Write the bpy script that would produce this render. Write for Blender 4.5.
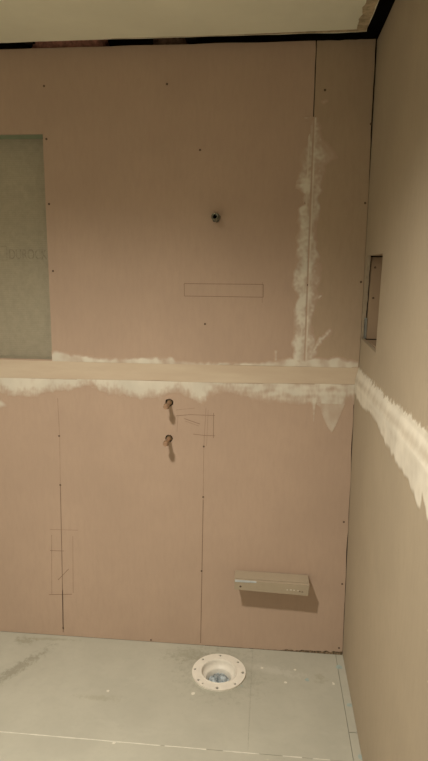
import bpy, bmesh, math, random
from mathutils import Vector, Matrix, noise

random.seed(7)
for o in list(bpy.data.objects):
    bpy.data.objects.remove(o)
scn = bpy.context.scene
COL = scn.collection

# ------------------------------------------------------------------ camera
F_PX, PITCH, YAW, ROLL = 579.87, 0.1871, 0.0939, 0.0093
CAM = Vector((-0.3553, -2.2868, 1.6281))
fwd = Vector((-math.sin(YAW)*math.cos(PITCH), math.cos(YAW)*math.cos(PITCH), -math.sin(PITCH)))
r0 = Vector((math.cos(YAW), math.sin(YAW), 0))
u0 = r0.cross(fwd)
right = r0*math.cos(ROLL) + u0*math.sin(ROLL)
up = u0*math.cos(ROLL) - r0*math.sin(ROLL)
cd = bpy.data.cameras.new('camera')
cam = bpy.data.objects.new('camera', cd)
COL.objects.link(cam)
cam.matrix_world = Matrix(((right.x, up.x, -fwd.x, CAM.x), (right.y, up.y, -fwd.y, CAM.y),
                           (right.z, up.z, -fwd.z, CAM.z), (0, 0, 0, 1)))
cd.sensor_fit = 'VERTICAL'
cd.sensor_height = 36.0
cd.lens = 36.0*F_PX/761.0
cd.clip_start = 0.02
scn.camera = cam

# ------------------------------------------------------------------ world, light, exposure
w = bpy.data.worlds.new('world')
scn.world = w
w.use_nodes = True
w.node_tree.nodes['Background'].inputs[0].default_value = (0.9, 0.8, 0.6, 1)
w.node_tree.nodes['Background'].inputs[1].default_value = 0.0
scn.view_settings.view_transform = 'Standard'
scn.view_settings.look = 'None'
scn.view_settings.gamma = 1.0
scn.view_settings.use_curve_mapping = False
scn.view_settings.exposure = 0.2

LAMP = Vector((-1.0, -1.4, 2.45))
ld = bpy.data.lights.new('downlight_beam', 'SPOT')
ld.energy = 205.0
ld.color = (1.0, 0.925, 0.79)
ld.spot_size = math.radians(142)
ld.spot_blend = 1.0
ld.shadow_soft_size = 0.07
lo = bpy.data.objects.new('downlight_beam', ld)
COL.objects.link(lo)
lo.location = LAMP + Vector((0, 0, -0.012))

# ------------------------------------------------------------------ helpers
def ray(u, v):
    return right*((u-214)/F_PX) + up*((380.5-v)/F_PX) + fwd

def hit(u, v, ax, val=0.0):
    """where the sight line through a pixel meets the plane axis = val"""
    d = ray(u, v)
    return CAM + d*((val-CAM[ax])/d[ax])

def B(u, v, y=0.0):                 # on the back wall -> (x, z)
    p = hit(u, v, 1, y)
    return (p.x, p.z)

def Rw(u, v):                       # on the right wall -> (y, z)
    p = hit(u, v, 0)
    return (p.y, p.z)

def Fl(u, v):                       # on the floor -> (x, y)
    p = hit(u, v, 2)
    return (p.x, p.y)

def obj(name, me, mat=None, parent=None):
    if isinstance(me, bmesh.types.BMesh):
        bm = me
        me = bpy.data.meshes.new(name)
        bm.to_mesh(me)
        bm.free()
    o = bpy.data.objects.new(name, me)
    COL.objects.link(o)
    if mat is not None and not me.materials:
        me.materials.append(mat)
    if parent is not None:
        o.parent = parent
    return o

def tag(o, label=None, cat=None, group=None, kind=None):
    if label: o['label'] = label
    if cat: o['category'] = cat
    if group: o['group'] = group
    if kind: o['kind'] = kind
    return o

def thing(name, loc, label, cat, group=None):
    o = bpy.data.objects.new(name, None)
    o.empty_display_size = 0.05
    COL.objects.link(o)
    o.location = loc
    return tag(o, label, cat, group)

def add_box(bm, lo_, hi_, bevel=0.0):
    r = bmesh.ops.create_cube(bm, size=1.0)
    c = [(a+b)/2 for a, b in zip(lo_, hi_)]
    s = [b-a for a, b in zip(lo_, hi_)]
    for v in r['verts']:
        v.co = Vector((c[0]+v.co.x*s[0], c[1]+v.co.y*s[1], c[2]+v.co.z*s[2]))
    if bevel:
        es = list({e for v in r['verts'] for e in v.link_edges})
        bmesh.ops.bevel(bm, geom=es, offset=bevel, segments=2, affect='EDGES', profile=0.5)

def box(name, lo_, hi_, mat, parent=None, bevel=0.0):
    bm = bmesh.new()
    add_box(bm, lo_, hi_, bevel)
    return obj(name, bm, mat, parent)

def circle(cx, cy, r, n=20):
    return [(cx+r*math.cos(2*math.pi*i/n), cy+r*math.sin(2*math.pi*i/n)) for i in range(n)]

def sheet(name, outer, holes, plane, t, mat, parent=None):
    """flat board with real holes: outline in the plane, thickness t away from the room"""
    bm = bmesh.new()
    def P(a, b):
        return {'back': (a, 0, b), 'right': (0, a, b), 'floor': (a, b, 0), 'up': (a, b, 0)}[plane]
    edges = []
    for loop in [outer]+holes:
        vs = [bm.verts.new(P(a, b)) for a, b in loop]
        for i in range(len(vs)):
            edges.append(bm.edges.new((vs[i], vs[(i+1) % len(vs)])))
    bmesh.ops.triangle_fill(bm, use_beauty=True, use_dissolve=False, edges=edges)
    fs = list(bm.faces)
    r = bmesh.ops.extrude_face_region(bm, geom=fs)
    d = {'back': Vector((0, t, 0)), 'right': Vector((t, 0, 0)), 'floor': Vector((0, 0, -t)), 'up': Vector((0, 0, t))}[plane]
    for g in r['geom']:
        if isinstance(g, bmesh.types.BMVert):
            g.co += d
    bmesh.ops.recalc_face_normals(bm, faces=list(bm.faces))
    return obj(name, bm, mat, parent)

def lathe(bm, prof, n=40, mat4=None):
    """profile [(r, z)] spun about z"""
    rings = []
    for r, z in prof:
        rings.append([bm.verts.new((r*math.cos(2*math.pi*i/n), r*math.sin(2*math.pi*i/n), z)) for i in range(n)])
    for a, b in zip(rings, rings[1:]):
        for i in range(n):
            bm.faces.new((a[i], a[(i+1) % n], b[(i+1) % n], b[i]))
    if mat4 is not None:
        bmesh.ops.transform(bm, matrix=mat4, verts=[v for rg in rings for v in rg])
    return rings

def smooth(o, angle=40):
    me = o.data
    me.polygons.foreach_set('use_smooth', [True]*len(me.polygons))
    try:
        me.set_sharp_from_angle(angle=math.radians(angle))
    except Exception:
        pass
    return o

def interp(tab, x):
    if x <= tab[0][0]: return tab[0][1]
    for (a, fa), (b, fb) in zip(tab, tab[1:]):
        if x <= b:
            return fa+(fb-fa)*(x-a)/max(1e-9, b-a)
    return tab[-1][1]

def nz(a, b, s, seed=0.0):
    return noise.noise(Vector((a*s, b*s, seed)))

# ------------------------------------------------------------------ materials
class NT:
    def __init__(self, name):
        self.m = bpy.data.materials.new(name)
        self.m.use_nodes = True
        self.t = self.m.node_tree
        self.b = self.t.nodes['Principled BSDF']
        self.co = self.t.nodes.new('ShaderNodeTexCoord').outputs['Object']
    def n(self, typ, **kw):
        nd = self.t.nodes.new(typ)
        for k, v in kw.items():
            setattr(nd, k, v)
        return nd
    def link(self, a, b):
        self.t.links.new(a, b)
    def noise(self, scale, detail=4, rough=0.55, stretch=None, seed=0.0):
        mp = self.n('ShaderNodeMapping')
        mp.inputs['Location'].default_value = (seed, seed*1.7, seed*0.6)
        if stretch: mp.inputs['Scale'].default_value = stretch
        self.link(self.co, mp.inputs['Vector'])
        nd = self.n('ShaderNodeTexNoise')
        nd.inputs['Scale'].default_value = scale
        nd.inputs['Detail'].default_value = detail
        nd.inputs['Roughness'].default_value = rough
        self.link(mp.outputs[0], nd.inputs['Vector'])
        return nd.outputs['Fac']
    def ramp(self, fac, lo_, hi_, a=0.0, b=1.0):
        mr = self.n('ShaderNodeMapRange')
        mr.interpolation_type = 'SMOOTHSTEP'
        for i, v in zip((1, 2, 3, 4), (lo_, hi_, a, b)):
            mr.inputs[i].default_value = v
        self.link(fac, mr.inputs[0])
        return mr.outputs[0]
    def math(self, op, a, b=None):
        m = self.n('ShaderNodeMath', operation=op)
        for i, v in enumerate((a, b)):
            if v is None: continue
            if isinstance(v, (int, float)): m.inputs[i].default_value = v
            else: self.link(v, m.inputs[i])
        return m.outputs[0]
    def mix(self, fac, a, b):
        m = self.n('ShaderNodeMix', data_type='RGBA')
        if isinstance(fac, (int, float)): m.inputs[0].default_value = fac
        else: self.link(fac, m.inputs[0])
        for i, v in ((6, a), (7, b)):
            if isinstance(v, tuple): m.inputs[i].default_value = (*v[:3], 1)
            else: self.link(v, m.inputs[i])
        return m.outputs[2]
    def color(self, c):
        if isinstance(c, tuple): self.b.inputs['Base Color'].default_value = (*c[:3], 1)
        else: self.link(c, self.b.inputs['Base Color'])
    def bump(self, h, strength=0.2, dist=0.002):
        bp = self.n('ShaderNodeBump')
        bp.inputs['Strength'].default_value = strength
        bp.inputs['Distance'].default_value = dist
        self.link(h, bp.inputs['Height'])
        self.link(bp.outputs[0], self.b.inputs['Normal'])
    def done(self, rough=0.8, metal=0.0, spec=0.3):
        self.b.inputs['Roughness'].default_value = rough
        self.b.inputs['Metallic'].default_value = metal
        self.b.inputs['Specular IOR Level'].default_value = spec
        return self.m

def mul(c, k): return tuple(x*k for x in c)

BOARD = (0.50, 0.37, 0.285)
BOARD_R = (0.415, 0.345, 0.255)  # same board as BOARD, with lens shading and dimmer light put into the colour
MUD = (0.76, 0.71, 0.61)

def board_mat(name, base, seed=0.0):
    t = NT(name)
    big = t.ramp(t.noise(2.2, 3, seed=seed), 0.3, 0.7)
    c = t.mix(big, mul(base, 0.95), mul(base, 1.05))
    fib = t.ramp(t.noise(60, 5, 0.7, (1, 1, 0.25), seed), 0.35, 0.75)
    c = t.mix(t.math('MULTIPLY', fib, 0.35), c, mul(base, 0.86))
    scuff = t.ramp(t.noise(9, 6, 0.65, (1, 1, 0.6), seed+4), 0.62, 0.8)
    c = t.mix(t.math('MULTIPLY', scuff, 0.25), c, (base[0]*1.12, base[1]*1.2, base[2]*1.2))
    t.color(c)
    t.bump(fib, 0.08, 0.001)
    return t.done(0.72, 0, 0.25)

M = {}
M['board'] = board_mat('brown_paper_board', BOARD)
M['board2'] = board_mat('brown_paper_board_strip', (0.45, 0.345, 0.25), 3.0)
M['board_r'] = board_mat('brown_paper_board_shaded', BOARD_R, 8.0)

def mud_mat(name, under):
    t = NT(name)
    at = t.n('ShaderNodeAttribute')
    at.attribute_name = 'cover'
    streak = t.noise(28, 5, 0.6, (1, 1, 0.5))
    f = t.math('ADD', at.outputs['Fac'], t.math('MULTIPLY', t.math('SUBTRACT', streak, 0.5), 0.7))
    f = t.ramp(f, 0.0, 1.0)
    tone = t.mix(t.ramp(t.noise(7, 3), 0.35, 0.65), MUD, mul(MUD, 0.88))
    t.color(t.mix(f, under, tone))
    t.bump(t.noise(70, 4), 0.25, 0.002)
    return t.done(0.85, 0, 0.2)
M['mud'] = mud_mat('joint_compound', BOARD)
M['mud_r'] = mud_mat('joint_compound_on_shaded', BOARD_R)

def tape_mat():
    t = NT('paper_tape')
    n = t.noise(5, 5, 0.6, (0.6, 1, 4))
    c = t.mix(t.ramp(n, 0.35, 0.7), (0.60, 0.485, 0.37), (0.65, 0.545, 0.42))
    t.color(c)
    t.bump(t.noise(90, 3), 0.1, 0.001)
    return t.done(0.75, 0, 0.25)
M['tape'] = tape_mat()

def plain(name, c, rough=0.7, metal=0.0, var=0.12, scale=25, bump=0.1, stretch=None, spec=0.3):
    t = NT(name)
    n = t.noise(scale, 5, 0.6, stretch)
    t.color(t.mix(t.ramp(n, 0.3, 0.7), mul(c, 1-var), mul(c, 1+var)))
    if bump: t.bump(n, bump, 0.002)
    return t.done(rough, metal, spec)

M['dark'] = plain('framing_wood_gap_shade', (0.035, 0.025, 0.016), 0.9)  # near-black tone puts the shade of the open gaps into the framing
M['edge'] = plain('board_core', (0.30, 0.24, 0.17), 0.9)
M['pencil'] = plain('pencil_graphite', (0.23, 0.15, 0.105), 0.7, bump=0)
M['pencil_dark'] = plain('pencil_graphite_heavy', (0.10, 0.065, 0.045), 0.7, bump=0)
M['pencil_soft'] = plain('pencil_graphite_faint', (0.36, 0.25, 0.185), 0.7, bump=0)
M['screw'] = plain('rusty_screw', (0.11, 0.07, 0.045), 0.6, 0.0, bump=0)
M['ceil'] = plain('ceiling_paint', (0.88, 0.86, 0.70), 0.85, 0, 0.04, 3, 0.05)
M['ceil_edge'] = plain('torn_paper_edge', (0.50, 0.40, 0.26), 0.9, 0, 0.3, 30, 0.4)
M['wood'] = plain('raw_wood', (0.47, 0.34, 0.22), 0.75, 0, 0.12, 14, 0.15, (0.3, 3, 3))
M['white_pvc'] = plain('white_plastic', (0.80, 0.76, 0.68), 0.45, 0, 0.05, 20, 0.05, spec=0.4)
M['bag'] = plain('grey_blue_film', (0.40, 0.46, 0.50), 0.3, 0, 0.55, 40, 0.3, spec=0.5)
M['brass'] = plain('dull_brass', (0.30, 0.22, 0.13), 0.45, 0.6, 0.2, 60, 0.1)
M['nickel'] = plain('dull_grey_metal', (0.22, 0.22, 0.18), 0.45, 0.6, 0.2, 60, 0.1)
M['copper'] = plain('tarnished_copper', (0.42, 0.27, 0.18), 0.5, 0.4, 0.2, 60, 0.1)
M['black'] = plain('black_hole_shade', (0.008, 0.008, 0.008), 0.9, bump=0)  # near-black colour standing in for the shade down open holes
M['steel'] = plain('galvanised_steel', (0.42, 0.46, 0.46), 0.4, 0.7, 0.15, 30, 0.05)
M['pink'] = plain('pink_glass_wool', (0.52, 0.25, 0.19), 0.95, 0, 0.3, 60, 0.6)
M['blue'] = plain('pale_blue_paint', (0.38, 0.46, 0.44), 0.6, 0, 0.1, 50, 0)
M['fleck'] = plain('white_compound_fleck', (0.72, 0.69, 0.60), 0.8, 0, 0.08, 50, 0)
M['green'] = plain('green_faced_board', (0.27, 0.32, 0.22), 0.8, 0, 0.08, 12, 0.05)
M['print'] = plain('faint_print', (0.35, 0.315, 0.24), 0.8, bump=0, var=0.22, scale=90)

def cement_mat():
    t = NT('grey_cement_board')
    base = (0.45, 0.405, 0.31)
    n = t.noise(40, 5, 0.7)
    wv = t.n('ShaderNodeTexWave')
    wv.bands_direction = 'Z'
    wv.inputs['Scale'].default_value = 38
    wv.inputs['Distortion'].default_value = 0.6
    t.link(t.co, wv.inputs['Vector'])
    wx = t.n('ShaderNodeTexWave')
    wx.bands_direction = 'X'
    wx.inputs['Scale'].default_value = 38
    wx.inputs['Distortion'].default_value = 0.6
    t.link(t.co, wx.inputs['Vector'])
    c = t.mix(t.ramp(n, 0.3, 0.7), mul(base, 0.92), mul(base, 1.08))
    c = t.mix(t.math('MULTIPLY', wv.outputs['Fac'], 0.22), c, mul(base, 0.75))
    c = t.mix(t.math('MULTIPLY', wx.outputs['Fac'], 0.08), c, mul(base, 0.75))
    t.color(c)
    t.bump(n, 0.15, 0.002)
    return t.done(0.9, 0, 0.2)
M['cement'] = cement_mat()

def floor_mat():
    t = NT('floor_board')
    base = (0.465, 0.455, 0.385)
    n1 = t.ramp(t.noise(3.0, 5, 0.6), 0.3, 0.7)
    n2 = t.noise(30, 6, 0.7)
    c = t.mix(n1, mul(base, 0.93), mul(base, 1.05))
    c = t.mix(t.math('MULTIPLY', t.ramp(n2, 0.45, 0.75), 0.25), c, mul(base, 0.8))
    smear = t.ramp(t.noise(6, 5, 0.65, (1.0, 2.2, 1)), 0.55, 0.75)
    c = t.mix(t.math('MULTIPLY', smear, 0.25), c, (0.55, 0.545, 0.47))
    sep = t.n('ShaderNodeSeparateXYZ')
    t.link(t.co, sep.inputs[0])
    brk = t.noise(40, 7, 0.8)
    # dirt with a shape of its own: smudge track at the left, grime ring round the drain, grubby wall line
    for (cx, cy, rx, ry, ang, col, k) in (
            (-1.36, -0.24, 0.20, 0.035, 1.05, (0.25, 0.235, 0.18), 0.62),
            (-1.40, -0.05, 0.06, 0.03, 0.0, (0.30, 0.28, 0.21), 0.6),
            (-0.51, -0.16, 0.19, 0.17, 0.0, (0.33, 0.32, 0.26), 0.55),
            (-0.66, -0.07, 0.12, 0.05, 0.1, (0.31, 0.30, 0.23), 0.55),
            (-0.97, -0.36, 0.10, 0.018, 0.0, (0.36, 0.34, 0.26), 0.5),
            (-0.30, -0.13, 0.16, 0.03, -0.2, (0.58, 0.57, 0.50), 0.5),
            (-0.11, -0.16, 0.03, 0.03, 0.0, (0.33, 0.30, 0.22), 0.5),
            (-1.30, -0.03, 0.14, 0.012, 0.05, (0.34, 0.32, 0.24), 0.6)):
        dx = t.math('SUBTRACT', sep.outputs[0], cx)
        dy = t.math('SUBTRACT', sep.outputs[1], cy)
        ca, sa = math.cos(ang), math.sin(ang)
        a = t.math('ADD', t.math('MULTIPLY', dx, ca/rx), t.math('MULTIPLY', dy, sa/rx))
        b = t.math('ADD', t.math('MULTIPLY', dx, -sa/ry), t.math('MULTIPLY', dy, ca/ry))
        d = t.math('SQRT', t.math('ADD', t.math('MULTIPLY', a, a), t.math('MULTIPLY', b, b)))
        d = t.math('ADD', d, t.math('MULTIPLY', t.math('SUBTRACT', brk, 0.5), 4.6))
        f = t.math('MULTIPLY', t.ramp(d, 1.1, 0.2), k)
        c = t.mix(f, c, col)
    t.color(c)
    t.bump(n2, 0.06, 0.001)
    return t.done(0.55, 0, 0.35)
M['floor'] = floor_mat()

# ------------------------------------------------------------------ the room
TH = 0.0127
XL, YF, ZT = -2.15, -2.95, 2.44
DEPTH = 0.10
SEAM = 1.22
NX0, NX1, NZ0, NZ1 = -1.72, -1.2395, 1.262, 2.138        # niche in the back wall
RY0, RY1, RZ0, RZ1 = -0.340, -0.030, 1.375, 1.687        # niche in the right wall

def struct(o):
    o['kind'] = 'structure'
    return o

def lean(z):
    """the lower board of the right wall leans a little into the room towards its top edge"""
    if z >= 1.262: return 0.0
    if z >= 1.215: return -.012*(1.262-z)/.047
    return -.001-.011*z/1.215

# floor -------------------------------------------------------------
drain_c = (-0.5235, -0.168)
def frame_box(bm, x0, x1, y0, y1, z0, z1, hx0, hx1, hy0, hy1):
    add_box(bm, (x0, y0, z0), (hx0, y1, z1)); add_box(bm, (hx1, y0, z0), (x1, y1, z1))
    add_box(bm, (hx0, y0, z0), (hx1, hy0, z1)); add_box(bm, (hx0, hy1, z0), (hx1, y1, z1))
bm = bmesh.new()
frame_box(bm, XL-0.13, 0.13, YF-0.13, 0.13, -0.08, -0.0135, drain_c[0]-0.075, drain_c[0]+0.075, drain_c[1]-0.075, drain_c[1]+0.075)
floor = struct(obj('floor', bm, M['dark']))
g = 0.0008
def rect(x0, x1, y0, y1): return [(x0, y0), (x1, y0), (x1, y1), (x0, y1)]
sheet('floor_panel', rect(XL, -0.3894, -0.561+g, 0.012), [circle(*drain_c, 0.078, 32)], 'floor', TH, M['floor'], floor)
sheet('floor_panel', rect(-0.389, -0.031-g*1.0, -0.561+g, 0.012), [], 'floor', TH, M['floor'], floor)
sheet('floor_panel', rect(-0.031+g*1.0, 0.012, -0.43, 0.012), [], 'floor', TH, M['floor'], floor)
sheet('floor_panel', rect(-0.031+g*1.0, 0.012, -0.561+g, -0.433), [], 'floor', TH, M['floor'], floor)
sheet('floor_panel', rect(XL, 0.012, YF, -0.561-g), [], 'floor', TH, M['floor'], floor)

bm = bmesh.new()  # pale, broken, slightly raised line along the floor seam
prev = None
for i in range(260):
    x = -2.0+i*.0073
    hw = .0022+.0013*nz(x, 0, 18, 71)
    yc = -0.561+.0012*nz(x, 0, 9, 72)
    cur = [bm.verts.new(c) for c in ((x, yc-hw, .0001), (x, yc, .0011), (x, yc+hw, .0001))]
    if prev and nz(x, 3, 11, 73) > -.28-.25*(x < -.9)+.35*(x > -.35):
        bm.faces.new((prev[0], cur[0], cur[1], prev[1])); bm.faces.new((prev[1], cur[1], cur[2], prev[2]))
    prev = cur
bmesh.ops.delete(bm, geom=[v for v in bm.verts if not v.link_faces], context='VERTS')
tag(obj('seam_line', bm, plain('pale_seam_line', (0.64, 0.62, 0.54), 0.6, bump=0), floor), 'pale broken line along the floor seam')

# back wall ----------------------------------------------------------
wall_back = struct(box('wall_back', (XL-0.13, DEPTH+0.012, -0.08), (0.13, DEPTH+0.13, 2.80), M['dark']))
stub_c, v1_c, v2_c = B(216.2, 217.8), B(169.3, 402.6), B(168.9, 438.6)

def jag(p0, p1, amp, n, seed):
    """ragged board edge from p0 to p1 (p1 left out)"""
    out = []
    for i in range(n):
        t = i/n
        a = amp*nz(t*14, seed, 1.0, seed) if i else 0
        out.append((p0[0]+(p1[0]-p0[0])*t+(a if abs(p1[1]-p0[1]) > abs(p1[0]-p0[0]) else 0),
                    p0[1]+(p1[1]-p0[1])*t+(a if abs(p1[0]-p0[0]) > abs(p1[1]-p0[1]) else 0)))
    return out

def hole(c, r, seed):
    return [(c[0]+(r*(1+0.22*nz(math.cos(a)*2, math.sin(a)*2, 1, seed)))*math.cos(a),
             c[1]+(r*(1+0.22*nz(math.cos(a)*2, math.sin(a)*2, 1, seed)))*math.sin(a))
            for a in [2*math.pi*i/18 for i in range(18)]]

xs = -0.2139
outer = ([(XL, SEAM+.001), (xs-.001, SEAM+.001)] + jag((xs-.0012, SEAM+.3), (xs-.0016, ZT), .0012, 30, 3.1)
         + [(xs-.003, ZT)] + jag((xs-.02, ZT), (XL, ZT-.002), .003, 50, 5.2) + [(XL, ZT)])
sheet('backer_board', outer, [rect(NX0, NX1, NZ0, NZ1), hole(stub_c, .0165, 2.0)], 'back', TH, M['board'], wall_back)
outer = ([(xs+.0008, SEAM+.001), (-0.0012, SEAM+.001)] + jag((-.0012, 1.45), (-.0014, 1.98), .0010, 14, 9.1)
         + [(-.0025, 1.98), (-.0045, 2.10)] + jag((-.0060, 2.12), (-.0062, ZT), .0020, 8, 4.4)
         + [(-.0062, ZT)] + jag((-.02, ZT), (xs+.003, ZT-.001), .003, 10, 6.2) + [(xs+.002, ZT)])
sheet('backer_board', outer, [], 'back', TH, M['board2'], wall_back)
outer = ([(XL, .002), (-.60, .002)] + jag((-.55, .003), (-.26, .003), .003, 20, 31.) + jag((-.25, .007), (-.012, .016), .010, 40, 33.) + [(-.0025, .018)] + jag((-.0028, .03), (-.0150, SEAM-.02), .0030, 60, 1.7)
         + [(-.0146, SEAM-.001), (XL, SEAM-.001)])
sheet('backer_board', outer, [hole(v1_c, .0165, 7.0), hole(v2_c, .016, 8.3)], 'back', TH, M['board'], wall_back)

# gritty brown dirt packed into the open joint along the wall's foot near the corner
bm = bmesh.new()
prev = None
for i in range(70):
    x = -.60+i*.00865
    h = .006+.013*max(0, (x+.30)/.30)+.006*nz(x, 0, 60, 81)
    yy = .0015+.004*nz(x, 1, 80, 82)+.003
    cur = [bm.verts.new(c) for c in ((x, .0005, .0003), (x, yy, h*.6), (x, yy+.006, h))]
    if prev:
        bm.faces.new((prev[0], cur[0], cur[1], prev[1])); bm.faces.new((prev[1], cur[1], cur[2], prev[2]))
    prev = cur
tag(obj('joint_dirt', bm, plain('brown_grit', (0.17, 0.125, 0.08), 0.95, 0, 0.6, 160, 0.5), wall_back), 'brown grit in the joint at the wall foot')

# the niche in the back wall: cement board back, green-faced lining
nd = 0.088
box('niche_back_panel', (NX0-.03, nd, NZ0-.03), (NX1+.03, nd+.010, NZ1+.03), M['cement'], wall_back)
box('niche_soffit', (NX0, TH+.0005, NZ1+.0005), (NX1, nd-.0005, NZ1+.012), M['green'], wall_back)
box('niche_sill', (NX0, TH+.0005, NZ0-.012), (NX1, nd-.0005, NZ0-.0005), M['cement'], wall_back)
box('niche_side', (NX1+.001, TH+.0005, NZ0), (NX1+.012, nd-.0005, NZ1), M['cement'], wall_back)
box('niche_side', (NX0-.012, TH+.0005, NZ0), (NX0-.001, nd-.0005, NZ1), M['cement'], wall_back)

# printed mark on the cement board: an outlined box followed by capitals, very faint
def text_mesh(body, size, loc, name, mat, parent):
    cu = bpy.data.curves.new('lettering', 'FONT')
    cu.body = body
    cu.size = size
    cu.extrude = 0.0002
    tmp = bpy.data.objects.new('lettering', cu)
    COL.objects.link(tmp)
    bpy.context.view_layer.update()
    me = bpy.data.meshes.new_from_object(tmp.evaluated_get(bpy.context.evaluated_depsgraph_get()))
    bpy.data.objects.remove(tmp)
    me.transform(Matrix.Translation(loc) @ Matrix.Rotation(math.pi/2, 4, 'X'))
    me.materials.clear()
    o = obj(name, me, mat, parent)
    return o
yb = nd-.0004
p0 = hit(9, 260, 1, nd)
tx = text_mesh('DUROCK', 0.058, Vector((p0.x, yb, p0.z+.004)), 'printed_lettering', M['print'], wall_back)
ex = max(v.co.x for v in tx.data.vertices)
sc = (hit(47, 255, 1, nd).x-p0.x)/(ex-p0.x)
for v in tx.data.vertices:
    v.co.x = p0.x+(v.co.x-p0.x)*sc
bm = bmesh.new()
a, b = hit(-14, 246, 1, nd), hit(7.5, 260.5, 1, nd)
lw = .0022
for lo_, hi_ in (((a.x, b.z), (b.x, b.z+lw)), ((a.x, a.z-lw), (b.x, a.z)), ((b.x-lw, b.z), (b.x, a.z)), ((a.x, b.z), (a.x+lw, a.z))):
    add_box(bm, (lo_[0], yb, lo_[1]), (hi_[0], yb+.0003, hi_[1]))
obj('printed_box', bm, M['print'], wall_back)

# right wall ----------------------------------------------------------
bm = bmesh.new()
add_box(bm, (DEPTH+.012, YF-.13, -.08), (DEPTH+.13, DEPTH+.012, 2.80))
wall_right = struct(obj('wall_right', bm, M['dark']))
outer = ([(YF, SEAM+.001), (.012, SEAM+.001), (.012, ZT)] + jag((-.02, ZT), (YF, ZT), .003, 50, 2.2) + [(YF, ZT-.001)])
hl = ([(RY0+.012, RZ0-.011), (RY1+.022, RZ0+.002)] + jag((RY1+.021, RZ0+.01), (RY1-.014, RZ1-.02), .012, 22, 12.3)
      + [(RY1-.018, RZ1+.002), (RY0-.010, RZ1)])
sheet('backer_board', outer, [hl], 'right', TH, M['board_r'], wall_right)
o = sheet('backer_board', rect(YF, .012, .002, SEAM-.006), [], 'right', TH, M['board_r'], wall_right)
for v in o.data.vertices: v.co.x += lean(v.co.z)
rd = .085
M['lining'] = board_mat('niche_lining_board', (0.40, 0.30, 0.21), 5.0)
box('niche_side', (TH+.0042, RY1-.001, RZ0+.003), (rd, RY1+.011, RZ1-.004), M['lining'], wall_right)
box('niche_side', (TH+.001, RY0-.012, RZ0+.003), (rd, RY0-.001, RZ1-.004), M['lining'], wall_right)
box('niche_back_panel', (rd+.001, RY0-.02, RZ0-.02), (rd+.012, RY1+.02, RZ1+.02), M['lining'], wall_right)
box('niche_sill', (TH+.001, RY0, RZ0-.012), (rd, RY1-.003, RZ0-.001), M['lining'], wall_right)
box('niche_soffit', (TH+.001, RY0, RZ1+.001), (rd, RY1-.003, RZ1+.012), M['lining'], wall_right)
# bright bent strip of metal standing in the gap at the far side of the niche
bm = bmesh.new()
add_box(bm, (.0060, RY1-.0035, RZ0+.004), (.0150, RY1-.0022, RZ0+.082))
add_box(bm, (.0060, RY1-.0035, RZ0+.004), (.0075, RY1+.006, RZ0+.082))
tag(obj('metal_strip', bm, M['steel'], wall_right), 'bright galvanised strip at the niche edge')

# ceiling ----------------------------------------------------------------
ceiling = struct(box('ceiling', (XL-.13, YF-.13, 2.80), (.23, .23, 2.86), M['dark']))
GX, GY, CZ = -.046, -.043, 2.449
outer = ([(XL, YF), (GX+.010, YF)] + jag((GX+.010, YF+.05), (GX, GY), .005, 90, 3.3) + [(GX, GY)]
         + jag((GX-.03, GY+.003), (XL, GY+.010), .008, 90, 4.1) + [(XL, GY+.010)])
sheet('ceiling_panel', outer, [circle(LAMP.x, LAMP.y, .075, 32)], 'up', TH, M['ceil'], ceiling)
box('joist', (-1.30, YF, CZ+.0145), (-1.262, .10, 2.80), M['dark'], ceiling)
box('joist', (-.69, YF, CZ+.0145), (-.652, .10, 2.80), M['dark'], ceiling)
for o in ceiling.children:
    if o.name.startswith('ceiling_panel'):
        for v in o.data.vertices: v.co.z += CZ

M['bounce_white'] = plain('off_white_bounce_walls', (0.78, 0.75, 0.68), 0.85, 0, 0.03, 4, 0.05)
# the two walls out of the picture, whitened to bounce more light
wall_left = struct(box('wall_left', (XL-.13, YF-.13, -.08), (XL-.013, DEPTH+.012, 2.80), M['dark']))
box('wall_panel', (XL-.0127, YF, .002), (XL, 0, SEAM-.001), M['bounce_white'], wall_left)
box('wall_panel', (XL-.0127, YF, SEAM+.001), (XL, 0, 2.448), M['bounce_white'], wall_left)
wall_front = struct(box('wall_front', (XL-.013, YF-.13, -.08), (DEPTH+.012, YF-.013, 2.80), M['dark']))
box('wall_panel', (XL, YF-.0127, .002), (0, YF, SEAM-.001), M['bounce_white'], wall_front)
box('wall_panel', (XL, YF-.0127, SEAM+.001), (0, YF, 2.448), M['bounce_white'], wall_front)

# ------------------------------------------------------------------ joint tape and joint compound
tt = .0016
top = [B(u, v) for u, v in ((-70, 357.5), (0, 359.5), (51, 361), (100, 362.5), (180, 364.3), (240, 365.5), (300, 366.8), (356.5, 367.6))]
bot = [B(u, v) for u, v in ((-70, 376), (0, 377.5), (51, 378.5), (100, 379.5), (160, 380.5), (190, 382), (240, 383), (300, 383.6), (356.2, 384.2))]
top[-1] = (-.001, top[-1][1]); bot[-1] = (-.001, bot[-1][1])
trim = lambda x, z: min(x, lean(z)-.0006)
top[0] = (XL+.002, top[1][1]); bot[0] = (XL+.002, bot[1][1])
bm = bmesh.new()
N = 240
rows = []
tt_top, tt_bot = [(x, z) for x, z in top], [(x, z) for x, z in bot]
for i in range(N+1):
    x = top[0][0]+(top[-1][0]-top[0][0])*i/N
    z1 = interp(tt_top, x)+.0010*nz(x, 0, 22, 1.5)
    z0 = interp(tt_bot, x)+.0010*nz(x, 0, 22, 2.5)
    bl = -tt*(1+.35*nz(x, 1, 6, 4.0))
    rows.append([bm.verts.new((trim(c[0], c[2]), c[1], c[2])) for c in ((x, -.00005, z0), (x, bl-.0008, z0+.0004), (x, bl*.9, z0+(z1-z0)*.5), (x, bl, z1-.0004), (x, -.00005, z1))])
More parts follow.
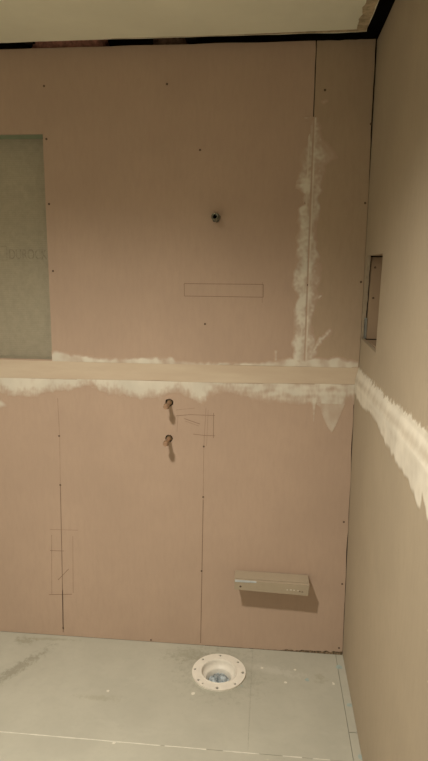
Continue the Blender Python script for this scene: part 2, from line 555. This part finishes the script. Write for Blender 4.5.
for a, b in zip(rows, rows[1:]):
    for k in range(4):
        bm.faces.new((a[k], b[k], b[k+1], a[k+1]))
bmesh.ops.recalc_face_normals(bm, faces=list(bm.faces))
tag(obj('joint_tape', bm, M['tape'], wall_back), 'smooth beige tape band along the horizontal seam')

def mud(name, a0, a1, b0, b1, step, field, plane, mat, parent, label):
    """thin coat: field(a, b) -> coverage; only what is above zero is built"""
    na, nb = int((a1-a0)/step)+1, int((b1-b0)/step)+1
    vals = [[field(a0+i*step, b0+j*step) for j in range(nb)] for i in range(na)]
    verts, cov, faces, idx = [], [], [], {}
    def vid(i, j):
        k = (i, j)
        if k not in idx:
            f = vals[i][j]
            a, b = a0+i*step, b0+j*step
            h = .0003+.0016*max(0.0, min(1.0, f)) if f > 0 else 0.00002
            idx[k] = len(verts)
            verts.append((a, -h, b) if plane == 'back' else (lean(b)-h, a, b))
            cov.append(max(0.0, min(1.0, f)))
        return idx[k]
    for i in range(na-1):
        for j in range(nb-1):
            if max(vals[i][j], vals[i+1][j], vals[i][j+1], vals[i+1][j+1]) > 0:
                q = (vid(i, j), vid(i+1, j), vid(i+1, j+1), vid(i, j+1))
                faces.append(q if plane == 'back' else q[::-1])
    me = bpy.data.meshes.new(name)
    me.from_pydata(verts, [], faces)
    at = me.attributes.new('cover', 'FLOAT', 'POINT')
    at.data.foreach_set('value', cov)
    me.polygons.foreach_set('use_smooth', [True]*len(faces))
    o = obj(name, me, mat, parent)
    return tag(o, label)

def tab(pts, fn, key):
    l = [fn(u, v) for u, v in pts]
    return sorted([(p[key], p[1-key]) for p in l])

# below the tape on the back wall
low = tab([(-120, 394), (0, 393), (10, 396), (25, 397), (35, 398), (45, 393), (60, 392), (75, 390), (84, 386.5), (92, 386.5), (100, 391), (110, 395),
           (125, 396), (140, 399), (160, 399), (168, 394), (176, 392), (190, 399), (202, 405), (208, 399), (216, 394), (228, 392.5), (240, 396),
           (260, 402), (275, 404), (290, 404.5), (306, 405), (312, 406), (313.5, 424), (316, 405), (320, 407), (323, 417), (328, 428), (332, 433),
           (336, 425), (341, 414), (346, 402), (350, 403), (354, 405), (357, 402)], B, 0)
def f_low(x, z):
    if z > interp(tt_bot, x)-.0005 or x > lean(z)-.001: return -1
    tri = -.16 < x < -.048 and z < 1.112
    e = interp(low, x)+(.010*nz(x, z, 60, 3)+.006*nz(x, z, 150, 5))*(.3 if tri else 1)
    d = z-e
    if tri:
        return min(d/.004, .40+.25*nz(x, z*.5, 40, 8))
    k = min(1.0, .14+d/.055) if d > 0 else d/.02
    if d > 0 and x > -.62: k = k*(.72+.5*nz(x*.35, z, 55, 12))
    return k+(.35*nz(x, z*.45, 26, 9)+.22*nz(x*1.6, z*.5, 80, 10))*min(1, max(0, d/.02)) if d > 0 else k
mud('joint_compound', -2.148, -.004, .97, 1.20, .0035, f_low, 'back', M['mud'], wall_back, 'ragged white compound below the tape')
# dab at the left edge of the picture
dab = [B(u, v) for u, v in ((-8, 398), (0, 399), (6, 400.5), (3, 405), (0, 408.5), (-8, 410))]
def f_dab(x, z):
    cx, cz = dab[1][0]-.012, dab[1][1]-.016
    return 1.2-math.hypot((x-cx)/.034, (z-cz+.3*(x-cx))/.018)-.25*nz(x, z, 50, 1)
mud('joint_compound', -1.56, -1.40, 1.03, 1.13, .0035, f_dab, 'back', M['mud'], wall_back, 'small white dab of compound below the band')
# above the tape
hi = tab([(-200, 366), (50.5, 366), (51.5, 352), (54, 350.5), (62, 351), (70, 354), (80, 354), (90, 356), (100, 357.5), (120, 358), (140, 356.5), (160, 357), (172, 356.5),
          (176, 360), (200, 361.5), (230, 362.5), (260, 362), (280, 360), (290, 357), (300, 359), (316, 357), (328, 358.5), (336, 356), (345, 359), (357, 361)], B, 0)
def f_hi(x, z):
    if z < interp(tt_top, x)+.0003 or x > -.004: return -1
    if x < NX1-.0005: return -1
    e = interp(hi, x)+.006*nz(x, z, 55, 13)
    return min(1, (e-z)/.012)*(.72+.6*nz(x, z, 25, 6))
mud('joint_compound', -1.245, -.003, 1.245, 1.33, .003, f_hi, 'back', M['mud'], wall_back, 'white compound line above the tape')
# along the vertical seam
lft = tab([(312, 117), (311, 122), (309, 135), (306, 142), (301, 152), (300, 168), (297, 178), (296, 188), (303, 194), (304, 204), (299, 209), (297, 222), (297, 240),
           (296, 252), (293, 275), (293, 290), (299, 297), (293, 308), (293, 330), (292, 345), (294, 362)], B, 1)
rgt = tab([(318, 117), (319, 122), (319, 130), (323, 140), (333, 147), (335, 158), (327, 166), (325, 176), (321, 184), (323, 190), (319, 196), (320, 208), (318, 220), (316, 238),
           (318, 250), (320, 262), (322, 280), (317, 288), (320, 296), (315, 305), (311, 325), (314, 335), (316, 345), (315, 362)], B, 1)
ztop = B(315, 117)[1]
zlo = B(303, 364)[1]
strokes = [((318, 343), (330, 331), 2.2, .6), ((314, 350), (322, 338), 2.4, .7), ((276, 360), (276, 351), 1.4, .5), ((305, 118), (311, 117), 1.2, .4), ((323, 102), (326, 101), 1.3, .35), ((318, 298), (321, 296), 1.5, .7)]
strokes = [(B(*a), B(*b), r*.0041, k) for a, b, r, k in strokes]
def f_v(x, z):
    best = -1
    for a, b, r, k in strokes:
        dx, dz = b[0]-a[0], b[1]-a[1]
        t = max(0, min(1, ((x-a[0])*dx+(z-a[1])*dz)/(dx*dx+dz*dz)))
        d = math.hypot(x-a[0]-dx*t, z-a[1]-dz*t)
        best = max(best, (1-d/r+.8*nz(x, z, 90, 2))*k)
    if zlo < z < ztop:
        l, r_ = interp(lft, z)+.012*nz(x, z, 30, 21), interp(rgt, z)+.014*nz(x, z, 30, 23)
        if l < x < r_:
            mid = x-xs
            core = .78-abs(mid+.020)/.13 if z < 1.95 else .56-abs(mid+.004)/.13
            cov = core+.65*nz(x, z*.7, 26, 31)+.35*nz(x+z*.6, z-x*.6, 70, 33)
            cov = max(.20, min(cov, 1))*min(1, (x-l)/.012+.15)*min(1, (r_-x)/.014+.12)
            if abs(mid) < .0030: cov *= .2                       # the open seam
            elif 0 < mid < .010 or -.016 < mid < -.010: cov = max(cov, .62)      # knife ridges beside it
            best = max(best, cov)
    return best
mud('joint_compound', -.40, -.08, zlo, 2.29, .003, f_v, 'back', M['mud'], wall_back, 'patchy compound smeared along the vertical seam')

# right wall: tape buried in a widening band
upr = tab([(357, 363), (362, 370), (368, 376), (375, 382.5), (383, 391), (390, 399), (396, 402), (402, 406), (408, 412), (415, 418), (428, 430)], Rw, 0)
Rl = lambda u, v: (hit(u, v, 0, -.010).y, hit(u, v, 0, -.010).z)
lor = tab([(355.5, 395), (360, 406), (365, 411), (371, 415), (378, 426), (385, 444), (392, 456), (400, 470), (407, 479), (412, 490), (416, 503), (421, 510), (423, 497), (428, 521)], Rl, 0)
def f_r(y, z):
    if y > -.004: return -1
    u_, l_ = interp(upr, y)+(.016*nz(y, z, 45, 41)+.010*nz(y, z, 120, 42))*min(1, -y*4), interp(lor, y)+.012*nz(y*1.0, z, 30, 43)
    if z > u_ or z < l_: return -1
    c = min((u_-z)/.010, (z-l_)/.018, 1)
    zr = 1.215-.02*y
    ridge = .16*math.exp(-((z-zr-.022)/.006)**2)+.16*math.exp(-((z-zr+.022)/.006)**2)-.28*math.exp(-((z-zr)/.012)**2)
    return max(.05, min(c, .80)+ridge*min(1, c)+.14*nz(y*.4, z, 40, 47))
mud('joint_compound', -1.9, -.001, .99, 1.35, .0042, f_r, 'right', M['mud_r'], wall_right, 'white compound band widening towards the camera')

# ragged paper and compound along the ceiling panel's edge near the corner
def ceil_edge():
    bm = bmesh.new()
    n = 70
    for side in (0, 1):
        prev = None
        for i in range(n+1):
            t = i/n
            wd = (.036 if side == 0 else .026)*(1+.22*nz(t*30, side, 1, 51)) * (1 if side == 0 else max(.08, 1-1.6*t))
            if side == 0:
                y = GY-.004-t*1.2; x1 = GX-.003+.004*nz(t*40, 1, 1, 3); x0 = x1-wd
                q = ((x0, y, CZ-.0004), (x1, y, CZ-.0012))
            else:
                x = GX-.004-t*.9; y1 = GY-.003; y0 = y1-wd*.8
                q = ((x, y0, CZ-.0005), (x, y1, CZ-.0013))
            cur = [bm.verts.new(c) for c in q]
            if prev: bm.faces.new((prev[0], prev[1], cur[1], cur[0]))
            prev = cur
    return bm
obj('torn_paper_edge', ceil_edge(), M['ceil_edge'], ceiling)

# ------------------------------------------------------------------ pencil lines, screws, flecks
def line_on_back(pts, wd, mat, name='pencil_line', off=.00025):
    bm = bmesh.new()
    for a, b in zip(pts, pts[1:]):
        a, b = Vector((a[0], 0, a[1])), Vector((b[0], 0, b[1]))
        d = (b-a).normalized()
        s = Vector((-d.z, 0, d.x))*wd/2
        vs = [bm.verts.new(p+Vector((0, -off, 0))) for p in (a-s, b-s, b+s, a+s)]
        bm.faces.new(vs)
    bmesh.ops.recalc_face_normals(bm, faces=list(bm.faces))
    return obj(name, bm, mat, wall_back)

def PL(pts, wd, mat, name='pencil_line'):
    return line_on_back([B(*p) for p in pts], wd, mat, name)
PL([(57.6, 398), (59.6, 436), (60.4, 485)], .0022, M['pencil_soft'])
PL([(60.4, 485), (62.0, 560), (63.2, 632)], .0030, M['pencil'])
PL([(62.6, 590), (63.2, 630)], .0036, M['pencil_dark'])
PL([(206, 408), (203.8, 446), (203.2, 500)], .0022, M['pencil_soft'])
PL([(203.2, 500), (201.8, 580), (200.6, 643)], .0030, M['pencil'])
PL([(208.2, 410), (206.6, 446)], .0015, M['pencil_soft'])
# rectangle above, sketched box by the lower pipes, sketched box at the left
PL([(184.2, 283.6), (263.4, 284.4), (263.2, 297.2), (184.4, 296), (184.2, 283.6)], .0019, M['pencil'], 'pencil_rectangle')
PL([(262.3, 282), (262.2, 303)], .0014, M['pencil_soft'])
PL([(176, 415.8), (190, 414.6), (215, 415.6)], .0018, M['pencil'], 'pencil_sketch')
PL([(213.6, 413), (213.4, 438)], .0020, M['pencil'])
PL([(193, 434), (204, 435.4), (215, 435.8)], .0018, M['pencil'])
PL([(184, 418.5), (200, 424)], .0020, M['pencil'])
PL([(185, 421), (199, 426)], .0016, M['pencil_soft'])
PL([(176, 410), (195, 408)], .0015, M['pencil_soft'])
PL([(178, 416), (177, 432)], .0014, M['pencil_soft'])
PL([(50, 529.4), (78, 530.2)], .0022, M['pencil_soft'], 'pencil_sketch')
PL([(51.6, 535), (51.8, 594)], .0022, M['pencil_soft'])
PL([(72.8, 536), (73.2, 593)], .0022, M['pencil_soft'])
PL([(49, 594.6), (72, 594.2)], .0024, M['pencil'])
PL([(50, 550.6), (64, 551)], .0022, M['pencil'])
PL([(58, 580), (68.6, 569)], .0022, M['pencil'])

def screw_mesh():
    bm = bmesh.new()
    lathe(bm, [(0.0007, .0002), (.0016, .0006), (.0036, .0012), (.0043, .0004), (.0045, -.0006)], 10)
    bmesh.ops.rotate(bm, verts=list(bm.verts), cent=(0, 0, 0), matrix=Matrix.Rotation(math.pi/2, 3, 'X'))
    bmesh.ops.recalc_face_normals(bm, faces=list(bm.faces))
    me = bpy.data.meshes.new('screw')
    bm.to_mesh(me)
    me.materials.append(M['screw'])
    bm.free()
    return me
SM = screw_mesh()
def screw(loc, rz, parent):
    o = obj('screw', SM, None, parent)
    o.location = loc
    o.rotation_euler = (0, 0, rz)
for u, v in ((46.4, 139), (44, 86), (49, 204), (53, 271), (200, 150), (205, 324), (167, 84), (59.2, 436), (60.3, 485), (63.2, 628), (203.8, 446.5),
             (203.2, 497), (201.6, 571), (371, 124), (365.2, 203), (343.8, 522), (342.2, 584), (305.4, 203), (361, 282), (325, 90), (308, 285), (339, 648), (151, 640)):
    x, z = B(u, v)
    screw((x, .0002, z), 0, wall_back)
for u, v in ((375.2, 267.5), (373.3, 298)):
    p = hit(u, v, 1, RY1-.001)
    screw((p.x, RY1-.0008, p.z), 0, wall_right)

def blot(c, r, mat, seed, name, squash=1.0):
    bm = bmesh.new()
    n = 14
    vs = []
    for i in range(n):
        a = 2*math.pi*i/n
        k = r*(1+.5*nz(math.cos(a)*1.7, math.sin(a)*1.7, 1, seed))
        vs.append(bm.verts.new((c[0]+k*math.cos(a), c[1]+k*math.sin(a)*squash, .0005)))
    top_ = bm.verts.new((c[0], c[1], .0012))
    for i in range(n):
        bm.faces.new((vs[i], vs[(i+1) % n], top_))
    obj(name, bm, mat, floor)
for k, (u, v, r, m) in enumerate(((307, 680, .010, 'blue'), (339, 667, .013, 'blue'), (349, 705, .010, 'blue'), (361, 757, .012, 'blue'), (241.5, 686, .004, 'blue'),
                                  (285.5, 682.5, .0065, 'fleck'), (333.5, 684, .0055, 'fleck'), (333, 683, .004, 'fleck'), (193, 693.5, .007, 'fleck'), (108, 691, .006, 'fleck'),
                                  (262, 668, .006, 'fleck'), (295, 670, .005, 'fleck'), (114, 743, .006, 'fleck'))):
    blot(Fl(u, v), r, M[m], 60+k, 'paint_spot' if m == 'blue' else 'compound_fleck')

# ------------------------------------------------------------------ drain flange and what is stuffed in it
DX, DY = drain_c
t = thing('drain_flange', (DX, DY, 0), 'round white plastic drain flange set in the floor by the wall', 'drain')
bm = bmesh.new()
RO, RI, zt = .1105, .0745, .0075
angs = [math.radians(a) for a in (91, 138, 179, 218, 234, 271, 316, 1, 40)]
holes = [circle(.0985*math.cos(a), .0985*math.sin(a), .0056 if k not in (4, 5, 7) else (.0068 if k != 4 else .0045), 10) for k, a in enumerate(angs)]
edges = []
for loop in [circle(0, 0, RO, 64), circle(0, 0, RI, 64)]+holes:
    vs = [bm.verts.new((a, b, zt)) for a, b in loop]
    for i in range(len(vs)):
        edges.append(bm.edges.new((vs[i], vs[(i+1) % len(vs)])))
bmesh.ops.triangle_fill(bm, use_beauty=True, use_dissolve=False, edges=edges)
r = bmesh.ops.extrude_face_region(bm, geom=list(bm.faces))
for q in r['geom']:
    if isinstance(q, bmesh.types.BMVert): q.co.z = .0003
bmesh.ops.recalc_face_normals(bm, faces=list(bm.faces))
obj('ring', bm, M['white_pvc'], t)
bm = bmesh.new()
lathe(bm, [(.0752, .0060), (.0745, .0095), (.0720, .0100), (.0700, .0080), (.0690, .000), (.0670, -.010), (.0610, -.017), (.0545, -.020), (.0515, -.024), (.0505, -.080), (.0530, -.080), (.0540, -.026), (.0570, -.023), (.0630, -.020), (.0695, -.012), (.0720, .000), (.0740, .004), (.0752, .006)], 56)
bmesh.ops.recalc_face_normals(bm, faces=list(bm.faces))
smooth(obj('throat', bm, M['white_pvc'], t), 50)
for k, a in enumerate(angs):
    bm = bmesh.new()
    lathe(bm, [(.0001, .0005), (.0060, .0005)], 10)
    o = obj('bolt_hole_shade', bm, M['black'], t)  # black disc stands in for the shade in each bolt hole
    o.location = (.0985*math.cos(a), .0985*math.sin(a), 0)
# crumpled film plug
bm = bmesh.new()
bmesh.ops.create_icosphere(bm, subdivisions=5, radius=1.0)
for v in bm.verts:
    d = v.co.normalized()
    k = 1.08+.25*noise.noise(d*2.3+Vector((3, 1, 2)))-.9*max(0, .16-abs(noise.noise(d*1.9+Vector((9, 4, 1)))))/.16*.45-.12*abs(noise.noise(d*6))
    v.co = Vector((d.x*.0445*min(1.06, k), d.y*.0445*min(1.06, k), d.z*.032*k))
o = smooth(obj('crumpled_film', bm, M['bag']), 60)
o.location = (DX, DY, -.051)
tag(o, 'crumpled grey-blue plastic film stuffed into the floor drain', 'plastic film')

# ------------------------------------------------------------------ pipe stubs
ROT = Matrix.Rotation(math.pi/2, 4, 'X')     # spun axis +z -> -y, out of the wall
def hexring(bm, r, z0, z1):
    rg = []
    for z in (z0, z1):
        rg.append([bm.verts.new((r*math.cos(math.pi/3*i+.2), r*math.sin(math.pi/3*i+.2), z)) for i in range(6)])
    for i in range(6):
        bm.faces.new((rg[0][i], rg[0][(i+1) % 6], rg[1][(i+1) % 6], rg[1][i]))
    bm.faces.new(rg[1]); bm.faces.new(rg[0][::-1])
    return rg

def fin(bm, name, mat, parent, sm=True):
    bmesh.ops.transform(bm, matrix=ROT, verts=list(bm.verts))
    bmesh.ops.recalc_face_normals(bm, faces=list(bm.faces))
    o = obj(name, bm, mat, parent)
    return smooth(o, 35) if sm else o

# upper outlet: threaded open socket with a hex shoulder and two ears behind
t = thing('shower_outlet', (stub_c[0], 0, stub_c[1]), 'grey metal pipe outlet with an open bore, high on the brown wall', 'pipe outlet')
bm = bmesh.new()
lathe(bm, [(.0080, -.03), (.0080, .056), (.0118, .058), (.0130, .054), (.0130, .012), (.0118, .006), (.0110, -.05)], 28)
fin(bm, 'socket', M['nickel'], t)
bm = bmesh.new()
hexring(bm, .0180, .010, .024)
bmesh.ops.delete(bm, geom=[f for f in bm.faces if len(f.verts) == 6], context='FACES')
lathe(bm, [(.0131, .010), (.0160, .010)], 24); lathe(bm, [(.0131, .024), (.0160, .024)], 24)
fin(bm, 'hex_collar', M['nickel'], t, False)
bm = bmesh.new()
lathe(bm, [(.0001, .012), (.0075, .012)], 20)
fin(bm, 'bore', M['black'], t, False)  # black disc across the tube, painted as the shade inside
bm = bmesh.new()
lathe(bm, [(q, .052-.0018*k) for k, q in enumerate([.0130, .0141]*6)], 28)
fin(bm, 'thread', M['nickel'], t)

def stub(c, label, seed):
    t = thing('pipe_stub', (c[0], 0, c[1]), label, 'pipe stub', 'capped pipe stubs on the lower wall')
    L = .084
    bm = bmesh.new()
    lathe(bm, [(.0078, -.05), (.0078, L-.012)], 24)
    fin(bm, 'pipe', M['copper'], t)
    bm = bmesh.new()
    lathe(bm, [(.0080, L-.026), (.0102, L-.025), (.0104, L-.010), (.0092, L-.007), (.0092, L-.002), (.0075, L), (.0001, L)], 24)
    fin(bm, 'cap', M['copper'], t)
    bm = bmesh.new()
    hexring(bm, .0128, L-.021, L-.013)
    fin(bm, 'hex_nut', M['brass'], t, False)
    bm = bmesh.new()
    lathe(bm, [(.0080, .003), (.0105, .003), (.0115, .001), (.0115, -.012)], 20)
    fin(bm, 'collar', M['brass'], t)
stub(v1_c, 'upper of two short capped pipe stubs below the tape band', 1)
stub(v2_c, 'lower of two short capped pipe stubs below the tape band', 2)

# ------------------------------------------------------------------ little ledge block on the back wall
LEDGE = Vector((-.313, 0, .34))
t = thing('foot_ledge', (-.318, 0, .341), 'short board-clad ledge block fixed low on the brown wall', 'ledge')
def hexa(name, pts, mat, parent, jit=0.0):
    """eight corners: back bottom l,r, back top l,r, front bottom l,r, front top l,r"""
    bm = bmesh.new()
    vs = [bm.verts.new(Vector(p)-LEDGE) for p in pts]
    for q in ((0, 1, 3, 2), (4, 6, 7, 5), (0, 4, 5, 1), (2, 3, 7, 6), (0, 2, 6, 4), (1, 5, 7, 3)):
        bm.faces.new([vs[i] for i in q])
    bmesh.ops.subdivide_edges(bm, edges=list(bm.edges), cuts=3, use_grid_fill=True)
    bmesh.ops.recalc_face_normals(bm, faces=list(bm.faces))
    if jit:
        for v in bm.verts:
            v.co += Vector((nz(v.co.x, v.co.z, 90, 1), 0, nz(v.co.x, v.co.y, 90, 2)))*jit
    return obj(name, bm, mat, parent)
d0, d1, d2 = -.0008, -.064, -.0765
hexa('core', [(-.462, d0, .329), (-.166, d0, .326), (-.462, d0, .3565), (-.166, d0, .3535), (-.462, d1, .329), (-.166, d1, .324), (-.462, d1, .3525), (-.166, d1, .3505)], M['wood'], t)
hexa('top_board', [(-.466, -.0015, .3575), (-.160, -.0050, .3545), (-.466, -.0015, .3705), (-.158, -.0050, .3675), (-.466, d1, .3540), (-.160, d1, .3515), (-.466, d1, .3680), (-.158, d1, .3650)], M['board_r'], t, .0012)
hexa('front_board', [(-.464, d1-.0012, .325), (-.162, d1-.0012, .3155), (-.466, d1-.0012, .3665), (-.157, d1-.0012, .3635), (-.464, d2-.002, .325), (-.162, d2-.002, .3155), (-.466, d2-.002, .3660), (-.157, d2-.002, .3625)], M['board_r'], t, .0016)
# pale blue-white smear of adhesive along the joint, printed flecks, one screw
hexa('adhesive_bead', [(-.463, d2-.001, .3590), (-.375, d2-.001, .3595), (-.463, d2+.003, .3668), (-.375, d2+.003, .3655), (-.463, d2-.0038, .3600), (-.375, d2-.0030, .3605), (-.463, d2-.0030, .3670), (-.375, d2-.0025, .3650)],
     plain('pale_adhesive', (.50, .54, .55), .5, bump=0), t, .001)
o = obj('screw', SM, None, t)
o.location = Vector((-.440, d2-.0019, .340))-LEDGE
for x, z, w_ in ((-.250, .337, .006), (-.236, .338, .008), (-.222, .3375, .006), (-.205, .336, .004)):
    b_ = box('compound_fleck', (x+.313, d2-.0028, z-.34-.0015), (x+.313+w_, d2-.0015, z-.34+.0015), M['fleck'], t)
for x, z, w_ in ((-.200, .333, .007), (-.188, .332, .006)):
    b_ = box('pencil_mark', (x+.313, d2-.0027, z-.34-.0015), (x+.313+w_, d2-.0015, z-.34+.0015), M['pencil_dark'], t)

# ------------------------------------------------------------------ glass wool showing in the gap over the back wall
def wool(x0, x1, y0, y1, z0, z1, label, seed, mat):
    bm = bmesh.new()
    bmesh.ops.create_icosphere(bm, subdivisions=5, radius=1.0)
    c = Vector(((x0+x1)/2, (y0+y1)/2, (z0+z1)/2))
    s = Vector(((x1-x0)/2, (y1-y0)/2, (z1-z0)/2))
    for v in bm.verts:
        d = v.co.copy()
        for i in range(3):
            d[i] = math.copysign(abs(d[i])**.55, d[i])
        k = 1+.10*noise.noise(v.co*5+Vector((seed, 0, 0)))+.08*noise.noise(v.co*14+Vector((0, seed, 0)))
        v.co = Vector((d.x*s.x*k, d.y*s.y*k, d.z*s.z*k))
    o = smooth(obj('insulation_batt', bm, mat), 180)
    o.location = c
    tag(o, label, 'insulation')
xa, xb = B(28, 45)[0], B(104, 44)[0]
wool(xa, xb, .016, .085, 2.36, 2.52, 'long tuft of pink glass wool in the gap above the brown wall', 3.0, M['pink'])
xa, xb = B(150, 42)[0], B(186, 42)[0]
wool(xa, xb, .040, .095, 2.40, 2.50, 'small dull tuft of glass wool in the gap, right of the pink tuft', 8.0, plain('dull_glass_wool', (.30, .19, .13), .95, 0, .3, 60, .5))

# ------------------------------------------------------------------ the recessed downlight that lights the room
t = thing('downlight', LAMP, 'round recessed ceiling downlight with a white trim ring', 'lamp')
bm = bmesh.new()
lathe(bm, [(.068, .004), (.070, -.005), (.088, -.006), (.094, -.0015), (.094, -.001), (.0742, .000), (.0742, .07), (.068, .07), (.068, .004)], 48)
bmesh.ops.recalc_face_normals(bm, faces=list(bm.faces))
smooth(obj('trim_ring', bm, M['white_pvc'], t), 40)
e = NT('lamp_lens')
e.color((.8, .75, .65))
e.b.inputs['Emission Color'].default_value = (1.0, .925, .79, 1)
e.b.inputs['Emission Strength'].default_value = 25.0
bm = bmesh.new()
lathe(bm, [(.0002, .004), (.0675, .004)], 40)
obj('lens', bm, e.done(.4), t)
